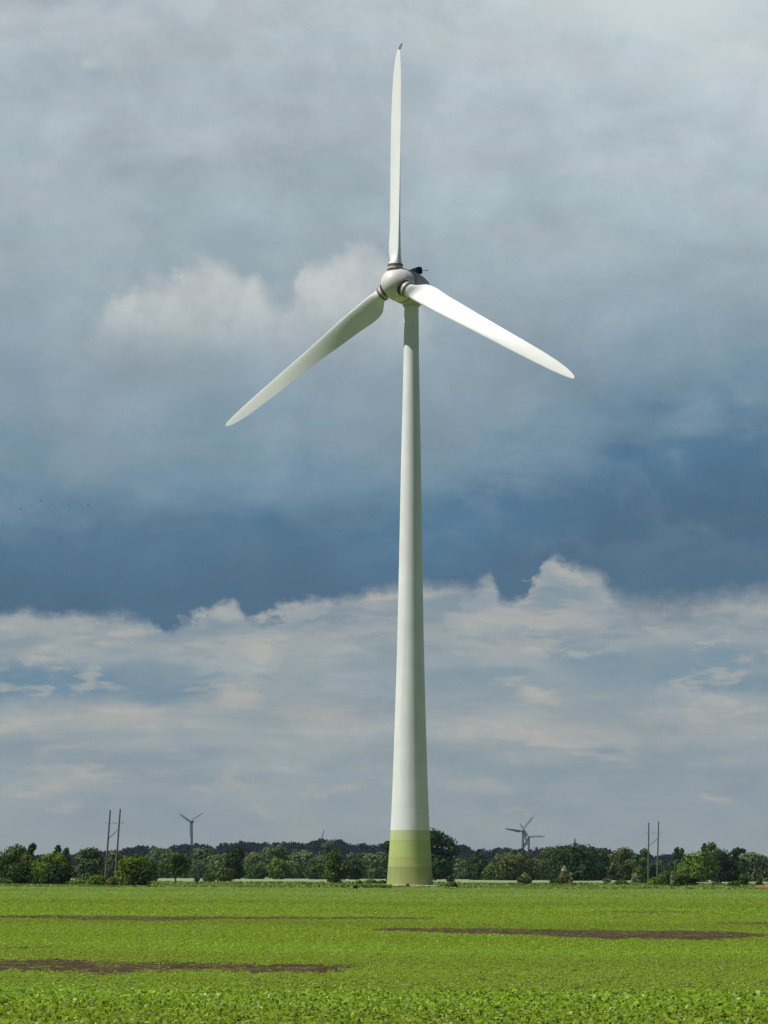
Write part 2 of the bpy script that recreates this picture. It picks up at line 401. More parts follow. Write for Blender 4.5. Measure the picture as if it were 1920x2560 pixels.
def soil_like(name, stops, scale, rough=.95, bump=0.0):
    mt, nt, p = mat(name); N_ = nt.nodes.new; L = nt.links.new
    t = N_('ShaderNodeTexCoord'); n = N_('ShaderNodeTexNoise'); n.inputs['Scale'].default_value = scale; n.inputs['Detail'].default_value = 8; n.inputs['Roughness'].default_value = .7
    L(t.outputs['Object'], n.inputs['Vector'])
    r = N_('ShaderNodeValToRGB'); cr = r.color_ramp
    for i, (q, c) in enumerate(stops):
        e = cr.elements[i] if i < 2 else cr.elements.new(q)
        e.position = q; e.color = c + (1,)
    L(n.outputs[0], r.inputs[0]); L(r.outputs[0], p.inputs['Base Color'])
    p.inputs['Roughness'].default_value = rough; p.inputs['Specular IOR Level'].default_value = .1
    if bump:
        b = N_('ShaderNodeBump'); b.inputs['Strength'].default_value = bump; L(n.outputs[0], b.inputs['Height']); L(b.outputs[0], p.inputs['Normal'])
    return mt
SOIL_M = soil_like('bare soil', [(.32, (.022, .015, .008)), (.66, (.118, .086, .042)), (.5, (.060, .042, .018))], .9)
FIELD_M = soil_like('field ground under the crop', [(.35, (.05, .065, .02)), (.7, (.085, .105, .03))], .5)
GROUND_M = soil_like('meadow ground', [(.35, (.055, .075, .035)), (.65, (.095, .10, .06)), (.5, (.06, .10, .03))], .006)
FARFIELD_M = soil_like('pale far field', [(.35, (.20, .27, .14)), (.7, (.26, .33, .18))], .015)
VERGE_M = soil_like('rough meadow ground', [(.35, (.14, .20, .05)), (.7, (.19, .25, .07))], .08)
GRAVEL_M = soil_like('pale gravel', [(.3, (.40, .38, .24)), (.7, (.58, .55, .38))], .7)
HILL_M = soil_like('hill ground', [(.35, (.02, .035, .02)), (.7, (.035, .05, .03))], .01)
HEAP_M = soil_like('reddish earth', [(.3, (.20, .10, .065)), (.7, (.30, .165, .11))], .8)

# ------------------------------------------------------------------ ground
rng = np.random.default_rng(7)
def sheet(name, poly, z, mt):
    b = MB(); b.add([(x, y, z) for x, y in poly], [tuple(range(len(poly)))])
    return tag(b.build(name, mt), kind='structure')
sheet('ground', [(-24000, -2000), (24000, -2000), (24000, 30000), (-24000, 30000)], -.02, GROUND_M)
sheet('crop_field', [(-300, -60), (300, -60), (300, 402), (40, 400), (-40, 398), (-300, 392)], 0.0, FIELD_M)
sheet('verge', [(-320, 380), (320, 380), (420, 700), (-420, 700)], -.012, VERGE_M)
sheet('gravel_pad', [tuple(ground_at(*q)[:2]) for q in ((1000, 2218.4), (1088, 2219), (1098, 2215.2), (984, 2214.8))], .03, GRAVEL_M)
sheet('far_field', [(-900, 640), (900, 640), (1300, 1900), (-1300, 1900)], .05, FARFIELD_M)

# bare patches: outline on the ground, near edge seen over the crop, far edge at its foot
CROP_H = .05
PATCH = [
    [(-260, 2400, 2426), (0, 2404, 2424), (100, 2402, 2424), (200, 2400, 2429), (300, 2406, 2430), (480, 2410, 2423), (620, 2411, 2426), (760, 2413, 2428), (840, 2414, 2425), (900, 2417, 2421)],
    [(930, 2323, 2325), (1000, 2322, 2327), (1100, 2322, 2330), (1200, 2323, 2333), (1300, 2324, 2336), (1400, 2325, 2341), (1500, 2327, 2345), (1650, 2328, 2347), (1780, 2330, 2347), (1860, 2333, 2344), (1925, 2336, 2340)],
    [(-250, 2290, 2293), (0, 2290, 2293), (150, 2289.5, 2296), (260, 2290, 2300), (350, 2292, 2301), (480, 2293, 2299), (560, 2293, 2296), (700, 2293.5, 2296.5), (850, 2294, 2296), (1050, 2295, 2296)],
    [(1490, 2279, 2280.6), (1600, 2279, 2282), (1740, 2279.6, 2281.2)],
    [(1790, 2307, 2308), (1870, 2306.4, 2309.6), (2000, 2307, 2310)],
    [(990, 2295, 2296.2), (1040, 2295, 2297), (1090, 2295.5, 2296.4)],
    [(0, 2368, 2371), (80, 2368, 2373), (160, 2369, 2371.5)],
]
POLYS = []
for pt in PATCH:
    near = [ground_at(x, b, CROP_H) for x, t, b in pt]; far = [ground_at(x, t, 0.0) for x, t, b in pt]
    for i in range(len(near)):
        if near[i].y > far[i].y - .3: near[i].y = far[i].y - .3
    POLYS.append((np.array([[p.x, p.y] for p in near]), np.array([[p.x, p.y] for p in far])))
def patch_amount(x, y):
    """1 inside a bare patch, 0 outside"""
    r = np.zeros_like(x)
    for (nr, fr), wt in zip(POLYS, (.90, .94, .80, .6, .45, .45, .35)):
        # interpolate in bearing so that edges follow the outline
        u = x / y; un = nr[:, 0] / nr[:, 1]
        yn = np.interp(u, un, nr[:, 1], left=1e9, right=1e9); yf = np.interp(u, fr[:, 0] / fr[:, 1], fr[:, 1], left=-1e9, right=-1e9)
        r = np.maximum(r, ((y > yn) & (y < yf)).astype(float) * wt)
    return r
for nr, fr in POLYS:
    nx = 160; ny = 40
    u = np.linspace(0, 1, nx); idx = np.linspace(0, len(nr) - 1, nx)
    ii = np.arange(len(nr))
    N2 = np.stack([np.interp(idx, ii, nr[:, k]) for k in (0, 1)], 1); F2 = np.stack([np.interp(idx, ii, fr[:, k]) for k in (0, 1)], 1)
    v = np.linspace(0, 1, ny)[:, None, None]
    G = N2[None] * (1 - v) + F2[None] * v
    z = .004 + np.abs(rng.normal(0, .009, (ny, nx))) + .022 * np.clip(np.sin(np.arange(nx)[None] * .9 + rng.normal(0, .9, (ny, nx))), 0, 1) * rng.random((ny, nx))
    z[0] = z[-1] = .004; z[:, 0] = z[:, -1] = .004
    V = np.concatenate([G, z[..., None]], 2).reshape(-1, 3)
    a = (np.arange(ny - 1)[:, None] * nx + np.arange(nx - 1)[None]).ravel()
    q = np.stack([a, a + 1, a + nx + 1, a + nx], 1)
    tag(mesh_np('bare_soil', V, q.ravel(), np.full(len(q), 4), SOIL_M, smooth=False), kind='structure')

# ------------------------------------------------------------------ leaf card builders
def cards(cent, ax, up_, w, h, tint):
    """diamond-ish leaf quads: centre, half axis direction, second direction, sizes, tints"""
    a = ax * w[:, None]; b = up_ * h[:, None]
    V = np.stack([cent - a, cent - b * .9, cent + a, cent + b * 1.1], 1).reshape(-1, 3)
    n = len(cent); L = np.arange(4 * n); C = np.repeat(tint, 4, axis=0)
    return V, L, np.full(n, 4), C
def unit(v): return v / np.maximum(np.linalg.norm(v, axis=-1, keepdims=True), 1e-9)

def crop():
    parts = []
    def plants(n, d0, d1, dens, leaves, L0, wid, hgt_, tilt_lo, tilt_hi, two):
        D = d0 * (d1 / d0) ** rng.random(n) if dens == 'log' else np.sqrt(rng.random(n) * (d1 * d1 - d0 * d0) + d0 * d0)
        half = .15 * D + 4
        x = (rng.random(n) * 2 - 1) * half
        # drilled rows run away to the left
        bare = patch_amount(x + rng.normal(0, .2, n), D * (1 + .007 * np.sin(2.1 * x + .1 * D) + .006 * np.sin(5.3 * x + 1) + .004 * np.sin(11 * x)) + rng.normal(0, .45, n))
        keep = rng.random(n) > bare
        thin = np.where(bare > 0, .6, 1.0)[keep]
        x, D = x[keep], D[keep]; n = len(x)
        px = 960 + x / D * F
        vig = 1 + .18 * np.sin(x * .35 + D * .05) * np.sin(D * .11 + 1.0) + rng.normal(0, .14, n)
        vig *= np.where(patch_amount(x, D + 1.5) > 0, .8, 1.0) * thin
        m_ = leaves
        if d0 > 40: vig = 1 + (vig - 1) * .55
        X_ = np.repeat(x, m_); Y_ = np.repeat(D, m_); s_ = np.repeat(vig, m_); N_ = n * m_
        th = rng.random(N_) * 2 * np.pi; tl = rng.uniform(tilt_lo, tilt_hi, N_)
        dirn = np.stack([np.cos(th) * np.cos(tl), np.sin(th) * np.cos(tl), np.sin(tl)], 1)
        side = np.stack([-np.sin(th), np.cos(th), rng.normal(0, .25, N_)], 1); side = unit(side)
        ln = L0 * s_ * rng.uniform(.7, 1.25, N_)
        base = np.stack([X_, Y_, np.full(N_, .01)], 1)
        stem = base + dirn * (hgt_ * s_ * rng.uniform(.35, 1.0, N_))[:, None]
        # colour: yellow green young leaves, some bluish, slow drifts over the field
        k = rng.random(N_)
        c0 = np.array([.214, .325, .028]); c1 = np.array([.272, .370, .036]); c2 = np.array([.165, .275, .036]); c3 = np.array([.40, .48, .17])
        T = c0 + (c1 - c0) * k[:, None]
        sel = rng.random(N_) < .22; T[sel] = c2
        sel = rng.random(N_) < .07; T[sel] = c3
        lg = np.log(Y_) * 9.0
        dr = .5 + .5 * np.sin(lg * 1.9 + .6 * np.sin(X_ * .11) + .4 * np.sin(X_ * .31 + 1)) * np.sin(lg * .73 + 2 + X_ * .02)
        T = T * ((0.87 + .25 * dr)[:, None] * (1 + (.5 - dr)[:, None] * np.array([.14, 0, 0])))
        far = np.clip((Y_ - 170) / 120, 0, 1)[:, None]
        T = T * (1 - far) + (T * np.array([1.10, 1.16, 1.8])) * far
        sig = rng.normal(0, 1, N_)
        T = T * np.exp(sig * np.where(Y_ < 50, .20, .05))[:, None]
        if two:   # leaf bent in the middle
            p0 = stem; p1 = stem + dirn * (ln * .5)[:, None]
            d2 = dirn.copy(); d2[:, 2] -= .9; d2 = unit(d2); p2 = p1 + d2 * (ln * .5)[:, None]
            w = side * (wid * s_ * rng.uniform(.8, 1.2, N_))[:, None] * .5
            V = np.stack([p0 - w * .35, p0 + w * .35, p1 + w, p1 - w, p2 + w * .25, p2 - w * .25], 1).reshape(-1, 3)
            o = np.arange(N_)[:, None] * 6
            Lp = np.concatenate([o + np.array([[0, 1, 2, 3]]), o + np.array([[3, 2, 4, 5]])], 1).ravel()
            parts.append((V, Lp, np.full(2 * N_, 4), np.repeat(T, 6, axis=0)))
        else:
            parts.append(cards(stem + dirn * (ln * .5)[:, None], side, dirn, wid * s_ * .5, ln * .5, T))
    plants(17000, 24, 45, 'area', 9, .074, .044, .085, R(10), R(75), True)
    plants(40000, 43, 72, 'area', 7, .050, .036, .06, R(0), R(35), True)
    plants(95000, 68, 140, 'log', 6, .052, .044, .06, R(0), R(32), False)
    plants(90000, 130, 385, 'log', 5, .085, .085, .06, R(0), R(32), False)
    o = 0; Vs, Ls, Ss, Cs = [], [], [], []
    for V, L, s_, C in parts:
        Vs.append(V); Ls.append(L + o); Ss.append(s_); Cs.append(C); o += len(V)
    ob = mesh_np('crop_plants', np.concatenate(Vs), np.concatenate(Ls), np.concatenate(Ss), CROP_M, cols=np.concatenate(Cs))
    tag(ob, 'low bright green leafy crop covering the whole field in front of the turbine', 'crop', kind='stuff')
crop()

def verge():
    n = 52000
    D = rng.uniform(392, 640, n); D = np.where(rng.random(n) < .5, rng.uniform(394, 475, n), D)
    x = (rng.random(n) * 2 - 1) * (.15 * D + 8)
    pl = .5 + .5 * np.sin(x * .16 + 1.3 * np.sin(D * .06)) * np.sin(D * .09 + x * .05)
    tall = .14 + .38 * pl * rng.random(n)
    bx, by = -0.0, 0.0
    th = rng.random(n) * 2 * np.pi
    upv = unit(np.stack([rng.normal(0, .25, n), rng.normal(0, .25, n), np.ones(n)], 1))
    side = unit(np.stack([np.cos(th), np.sin(th), np.zeros(n)], 1))
    cent = np.stack([x, D, tall * .5], 1)
    dark = ((pl > .80) & (rng.random(n) < .7))
    pad = (D < 468) & (D > 380) & (x > 1.2) & (x < 7.6); tall = np.where(pad, tall * .08, np.where(D < 466, tall * .6, tall))
    T = np.where(dark[:, None], np.array([.075, .125, .02]), np.array([.23, .31, .075])) * np.exp(rng.normal(0, .18, n))[:, None]
    dry = rng.random(n) < .10; T[dry] = np.array([.30, .30, .10])
    V, L, s_, C = cards(cent, side, upv, rng.uniform(.15, .4, n), tall * .55, T)
    tag(mesh_np('verge_grass', V, L, s_, GRASS_M, cols=C), 'rough grass and weeds along the far edge of the crop field', 'grass', kind='stuff')
verge()

# ------------------------------------------------------------------ wind turbines
def axes(psi, tilt):
    n = Vector((-math.sin(psi) * math.cos(tilt), -math.cos(psi) * math.cos(tilt), math.sin(tilt)))
    h = Vector((math.cos(psi), -math.sin(psi), 0)); U = n.cross(h)
    if U.z < 0: U = -U
    return n, h, U

def airfoil(k=14):
    """closed outline, x 0 leading .. 1 trailing, y + on the front (pressure) side"""
    xs = [.5 * (1 - math.cos(math.pi * i / k)) for i in range(k + 1)]
    yt = lambda x: 5 * (.2969 * math.sqrt(x) - .126 * x - .3516 * x * x + .2843 * x ** 3 - .1036 * x ** 4)
    upl = [(x, yt(x) * .26) for x in xs]; lo = [(x, -yt(x) * .74) for x in xs]
    return upl + lo[-2:0:-1]
AF = airfoil()
def blade_mesh(Rr, root, sect, twist, collar_r=1.0, nseg=60):
    """local axes: +Z span, -X leading edge, +Y upwind (front)"""
    rs = [root + (Rr - root) * (i / nseg) ** 1.0 for i in range(nseg + 1)]
    extra = [root + .25, root + .6, root + 1.0, Rr - .15, Rr - .45]
    rs = sorted(set(rs + extra))
    rr, cc, tt = zip(*sect); tr, tb = zip(*twist)
    rings = []
    for r in rs:
        c = float(np.interp(r, rr, cc)); th = float(np.interp(r, rr, tt)); be = R(float(np.interp(r, tr, tb)))
        blend = min(1.0, max(0.0, (r - root) / (.045 * Rr))); blend = blend * blend * (3 - 2 * blend)
        ring = []
        for j, (x, y) in enumerate(AF):
            ang = 2 * math.pi * j / len(AF)
            # round root section morphing into the profile
            cx, cy = -math.cos(ang) * collar_r, math.sin(ang) * collar_r
            ax_, ay_ = (x * c - min(collar_r * 1.02, c * .32)), y * th * c
            lx = cx * (1 - blend) + ax_ * blend; ly = cy * (1 - blend) + ay_ * blend
            # chord: leading edge (-X) turned upwind (+Y) by the twist
            X_ = lx * math.cos(be) + ly * math.sin(be); Y_ = -lx * math.sin(be) + ly * math.cos(be)
            ring.append((X_, Y_, r))
        rings.append(ring)
    b = MB(); b.rings(rings); return b

T_BASE = ground_at(1024.7, 2215.7)
PSI, TILT, RR, HZ, TH0 = 0.62217, 0.06215, 36.1, 87.96, -1.635
def main_turbine():
    root = empty('wind_turbine', T_BASE)
    tag(root, 'large white three-bladed wind turbine with green ringed tower base in the field', 'wind turbine')
    b = MB()
    prof = [(3.40, 0.0), (3.20, 2.62), (3.10, 3.98), (2.93, 6.57), (2.86, 7.95), (2.68, 11.6), (2.54, 15.4), (2.30, 23), (1.98, 34), (1.80, 43), (1.64, 52), (1.49, 61), (1.30, 70), (1.14, 78), (1.07, 85.6)]
    fine_p = []
    for (r0, z0), (r1, z1) in zip(prof[:-1], prof[1:]):
        k = max(1, int((z1 - z0) / 3.0))
        for i in range(k):
            z = z0 + (z1 - z0) * i / k; r = r0 + (r1 - r0) * i / k
            if i == 0 and z > 0 and z < 24:      # shallow joint between the concrete rings
                fine_p += [(r + .002, z - .035), (r - .007, z - .03), (r - .007, z + .03), (r, z + .035)]
            else: fine_p.append((r, z))
    fine_p.append(prof[-1])
    b.lathe(fine_p, 96)
    b.build('tower', TOWER_M, root, smooth=True)
    b = MB(); b.lathe([(4.6, -.3), (4.6, .10), (4.5, .16), (3.35, .20)], 64)
    b.build('foundation', PLINTH_M, root, smooth=True)
    n, h, U = axes(PSI, TILT)
    top = Vector((0, 0, HZ))
    AX = Matrix((h, U, n)).transposed().to_4x4()
    if AX.to_3x3().determinant() < 0: AX = Matrix((-h, U, n)).transposed().to_4x4()
    AX.translation = top
    b = MB()
    b.lathe([(.05, -4.3), (.75, -4.2), (1.25, -3.75), (1.62, -3.0), (2.12, -2.0), (2.38, -1.0), (2.52, 0.0), (2.58, .9), (2.58, 1.7), (2.53, 2.15), (2.40, 2.24)], 64, AX)
    yaw = Matrix.Translation((0, 0, HZ - 2.75))
    b.lathe([(1.12, 0), (1.3, .25), (1.42, .6), (1.42, 1.4)], 48, yaw)
    nac = b.build('nacelle', NAC_M, root, smooth=True)
    b = MB()
    b.lathe([(2.38, 2.56), (2.50, 2.62), (2.52, 3.0), (2.47, 3.6), (2.35, 4.2), (2.28, 4.45), (2.25, 4.47), (2.25, 4.52), (2.27, 4.54), (2.12, 4.85), (1.78, 5.35), (1.34, 5.78), (.85, 6.06), (.4, 6.2), (.02, 6.23)], 64, AX)
    spn = b.build('spinner', SPIN_M, root, smooth=True)
    b = MB(); b.lathe([(2.2, 2.1), (2.30, 2.2), (2.30, 2.62), (2.2, 2.7)], 64, AX)
    b.build('generator_gap', RECESS_DARK_M, nac, smooth=True)
    # dark cooler housing on the nacelle roof, with its sensor rod
    loc = Matrix.Translation((0, 0, 0))
    up_m = AX.copy()
    def P(hh, uu, nn): return top + h * hh + U * uu + n * nn
    b = MB()
    v = [P(-1.15, 2.60, -.5), P(.85, 2.55, -.5), P(.85, 2.55, -1.5), P(-1.15, 2.60, -1.5),
         P(-.70, 3.25, -.6), P(.80, 3.52, -.6), P(.80, 3.52, -1.4), P(-.70, 3.25, -1.4)]
    b.add(v, [(3, 2, 1, 0), (4, 5, 6, 7), (0, 1, 5, 4), (1, 2, 6, 5), (2, 3, 7, 6), (3, 0, 4, 7)])
    b.tube(P(-.6, 2.1, -1), P(-.6, 2.65, -1), .12); b.tube(P(.5, 2.1, -1), P(.5, 2.65, -1), .12)
    b.build('roof_housing', DARK_M, nac, bevel=.05)
    b = MB(); b.tube(P(.7, 3.0, -1.2), P(1.6, 3.05, -1.7), .05, .035); b.tube(P(1.55, 2.92, -1.67), P(1.55, 3.2, -1.67), .04)
    b.build('wind_sensor', DARK_M, nac)
    # blades
    ROOT = 2.78
    sect = [(ROOT, 2.0, 1.0), (3.5, 2.6, .75), (4.2, 3.1, .60), (5.2, 3.4, .52), (6.6, 3.45, .46), (9, 3.2, .40), (12, 2.95, .35), (16, 2.55, .29), (20, 2.33, .24), (25, 2.12, .19), (29, 1.9, .18),
            (32, 1.6, .17), (34, 1.22, .17), (35.2, .82, .17), (35.7, .55, .18), (RR - .1, .30, .2)]
    twist = [(0, 28), (5, 30), (9, 30), (13, 26), (17, 20), (21, 15), (26, 11), (31, 8.5), (36, 7)]
    bm_ = blade_mesh(RR - .1, ROOT, sect, twist, 1.0)
    proto = None
    hub_c = top + n * 4.2
    for k in range(3):
        a = R(120 * k + TH0)
        span = U * math.cos(a) + h * math.sin(a); t = -U * math.sin(a) + h * math.cos(a)
        MX = Matrix((-t, n, span)).transposed().to_4x4(); MX.translation = hub_c
        if k == 0:
            bl = bm_.build('blade', BLADE_M, root, smooth=True)
            c = MB(); c.lathe([(.98, 1.4), (1.08, 1.9), (1.08, 2.52)], 40)
            cl = c.build('root_collar', STUB_M, bl, smooth=True)
            c = MB(); c.lathe([(1.05, 1.5), (1.28, 1.6), (1.24, 1.98), (1.16, 2.06), (1.0, 2.08)], 40)
            c.build('opening_rim', RECESS_DARK_M, bl, smooth=True)
            c = MB(); c.lathe([(1.0, 2.50), (1.14, 2.53), (1.14, 2.78), (.99, 2.82)], 40)
            c.build('pitch_ring', COLLAR_M, bl, smooth=True)
            e = MB()
            w = R(7)
            rings = []
            for q, (z, y, cw, tw) in enumerate([(RR - .12, 0, .40, .09), (RR + .12, -.06, .46, .10), (RR + .45, -.2, .42, .09), (RR + .75, -.36, .26, .07), (RR + .9, -.45, .08, .04)]):
                rings.append([(math.cos(2 * math.pi * j / 14) * cw * .5 - .12 + q * -.03, y + math.sin(2 * math.pi * j / 14) * tw, z) for j in range(14)])
            e.rings(rings); tp = e.build('blade_tip', TIP_M, bl, smooth=True)
            proto = bl
        else:
            bl = proto.copy(); link(bl, root)
            for ch in list(proto.children):
                if not ch.name.startswith('blade_tip'): d = ch.copy(); link(d, bl)
        bl.matrix_local = MX
        if k == 0: tag(tp, 'dark tip of the upright blade')
main_turbine()

def far_turbine(px, hub_y, D, Rr, psi, th, label, lean=0.0):
    x = (px - 960) / F * D; hz = hgt(hub_y, px, D)
    root = empty('distant_turbine', (ray(px, hub_y).x / ray(px, hub_y).y * D, D, 0))
    tag(root, label, 'wind turbine', 'distant wind turbines on the horizon')
    b = MB(); b.lathe([(2.7, 0), (2.4, hz * .3), (2.0, hz * .7), (1.5, hz - 2)], 24); b.build('tower', FAR_SHADE_M, root, smooth=True)
    n, h, U = axes(psi, R(4)); top = Vector((0, 0, hz))
    AX = Matrix((-h, U, n)).transposed().to_4x4()
    if AX.to_3x3().determinant() < 0: AX = Matrix((h, U, n)).transposed().to_4x4()
    AX.translation = top
    b = MB(); b.lathe([(.3, -5), (1.5, -4.6), (2.1, -2), (2.3, 0), (2.3, 1.8)], 20, AX); b.build('nacelle', FAR_SHADE_M, root, smooth=True)
    b = MB(); b.lathe([(2.1, 1.9), (2.1, 3), (1.6, 4.6), (.6, 5.4), (.05, 5.5)], 20, AX); b.build('spinner', FAR_SHADE_M, root, smooth=True)
    s = Rr / 36
    sect = [(2.0, 2.8, 1.0), (4, 3.4, .7), (7 * s, 4.6, .4), (14 * s, 3.8, .3), (24 * s, 3.0, .2), (32 * s, 2.1, .18), (Rr, .9, .18)]
    bm_ = blade_mesh(Rr, 1.5, sect, [(0, 25), (10, 20), (20, 10), (36, 4)], 1.15, 16)
    p0 = None
    for k in range(3):
        a = R(th + 120 * k); span = U * math.cos(a) + h * math.sin(a); t = -U * math.sin(a) + h * math.cos(a)
        MX = Matrix((-t, n, span)).transposed().to_4x4(); MX.translation = top + n * 3.2
        if p0 is None: bl = p0 = bm_.build('blade', FAR_SHADE_M, root, smooth=True)
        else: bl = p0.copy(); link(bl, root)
        bl.matrix_local = MX
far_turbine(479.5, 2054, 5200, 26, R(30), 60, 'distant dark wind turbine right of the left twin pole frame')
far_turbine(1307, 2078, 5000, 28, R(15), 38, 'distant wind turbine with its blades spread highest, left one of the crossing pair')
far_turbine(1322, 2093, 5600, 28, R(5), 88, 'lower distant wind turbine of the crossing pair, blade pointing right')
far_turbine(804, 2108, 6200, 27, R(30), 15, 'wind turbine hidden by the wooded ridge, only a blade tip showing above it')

# ------------------------------------------------------------------ trees
def crown(w, h, z0, n, card, pal, lobes=7, seed=0, squash=1.0, top=None, airy=.0):
    """leaf cards through a crown of lobes: width w, height h, from z0"""
    g = np.random.default_rng(seed)
    cs, rs = [], []
    for i in range(lobes):
        a = g.random() * 2 * np.pi; t = (i + .5) / lobes
        # wide in the middle, narrower above
        prof = math.sin(math.pi * (0.18 + .70 * t)) ** .8
        rad = w * .5 * prof * g.uniform(.35, .72)
        r_ = w * g.uniform(.22, .33) * (1.08 - .30 * t) * (1.0 if h < 1.5 * w else .9)
        c = np.array([math.cos(a) * rad, math.sin(a) * rad, z0 + h * (.10 + .80 * t)])
        c[2] = min(c[2], z0 + h - r_ * .78)
        cs.append(c); rs.append(r_)
    cs.append(np.array([0, 0, z0 + h * .42])); rs.append(w * .33)
    cs.append(np.array([0, 0, z0 + h * .16])); rs.append(w * .30)
    cs.append(np.array([g.uniform(-.1, .1) * w, 0, z0 + h - w * .19])); rs.append(w * .2)
    if top:
        for tx, tz, tr in top: cs.append(np.array([tx * w, 0, z0 + h * tz - tr * w * .8])); rs.append(tr * w)
    cs = np.array(cs); rs = np.array(rs)
    pick = g.choice(len(cs), n, p=rs ** 2 / (rs ** 2).sum())
    d = unit(g.normal(size=(n, 3)))
    squash = squash * (1.0 if h < 1.4 * w else min(1.6, h / w / 1.4))
    rad = rs[pick] * (g.uniform(.25, 1.0, n) ** .45) * g.uniform(.9, 1.12, n)
    p = cs[pick] + d * rad[:, None] * np.array([1, 1, .82 * squash])
    p[:, 2] = np.clip(p[:, 2], max(.08, z0 * .6), None)
    nrm = unit(d + g.normal(0, .36, (n, 3)) + np.array([0, 0, .12]))
    r1 = unit(np.cross(nrm, g.normal(size=(n, 3)))); r2 = np.cross(nrm, r1)
    sz = card * g.uniform(.6, 1.35, n)
    pal = np.array(pal); lob_t = g.random((len(cs), 1))
    k = np.clip(lob_t[pick] * .65 + g.random((n, 1)) * .35, 0, 1)
    T = pal[0] * (1 - k) + pal[1] * k
    T = T * np.exp(g.normal(0, .20, n))[:, None]
    return cards(p, r1, r2, sz * .5, sz * .62, T)

PAL = {
    'dark':   [(.022, .046, .016), (.042, .076, .024)],
    'mid':    [(.045, .085, .022), (.085, .130, .034)],
    'grey':   [(.060, .095, .048), (.105, .145, .070)],
    'olive':  [(.065, .085, .028), (.110, .130, .042)],
    'bright': [(.075, .132, .018), (.135, .195, .028)],
    'pale':   [(.085, .130, .052), (.150, .195, .082)],
    'brown':  [(.070, .065, .018), (.115, .105, .030)],
    'cream':  [(.14, .18, .09), (.34, .36, .24)],
}
def tree(name, px, top, wpx, D, pal, label, cat='tree', group=None, seed=0, bole=.16, lobes=7, dens=1.0, topl=None, lean=0.0, squash=1.0, bare=False):
    x = ray(px, top).x / ray(px, top).y * D
    H = hgt(top, px, D); w = wpx / F * D * (1.3 if cat == 'tree' and D > 700 else 1.08)
    lobes = max(lobes, int(3.2 * H / w))
    root = empty(name, (x, D, 0))
    tag(root, label, cat, group)
    g = random.Random(seed)
    z0 = H * bole
    b = MB()
    tr = max(.05, H * .022)
    pts = [Vector((-lean * H * .5, 0, -.1)), Vector((-lean * H * .2, 0, z0 + H * .08)), Vector((0, 0, H * .55))]
    rad = [tr * 1.3, tr * .95, tr * .4]
    rings = []
    for p_, r_ in zip(pts, rad): rings.append([(p_.x + r_ * math.cos(2 * math.pi * j / 9), p_.y + r_ * math.sin(2 * math.pi * j / 9), p_.z) for j in range(9)])
    b.rings(rings)
    for i in range(5):
        a = g.uniform(0, 6.28); zz = H * g.uniform(.22, .5)
        q = Vector((math.cos(a) * w * .3, math.sin(a) * w * .3, zz + H * .25)); b.tube(Vector((0, 0, zz)), q, tr * .4, tr * .12, 6)
    b.build('trunk', BARK_M, root)
    card = max(.16, min(.85, .00052 * D * 1.25)) * (1.0 if H > 3 else .8)
    area = w * max(H, w * .6)
    n = int(np.clip(9.5 * area / (card * card) * dens, 300, 5200))
    V, L, s_, C = crown(w, H - z0, z0, n, card, PAL[pal], lobes, seed, squash, topl)
    mesh_np('crown', V, L, s_, LEAF_M, root, cols=C)
    return root

GL = 'trees and bushes at the left edge of the field'
GM = 'trees of the far tree line left of the tower'
GR = 'trees of the far tree line right of the tower'
GS = 'shrubs along the far field edge'
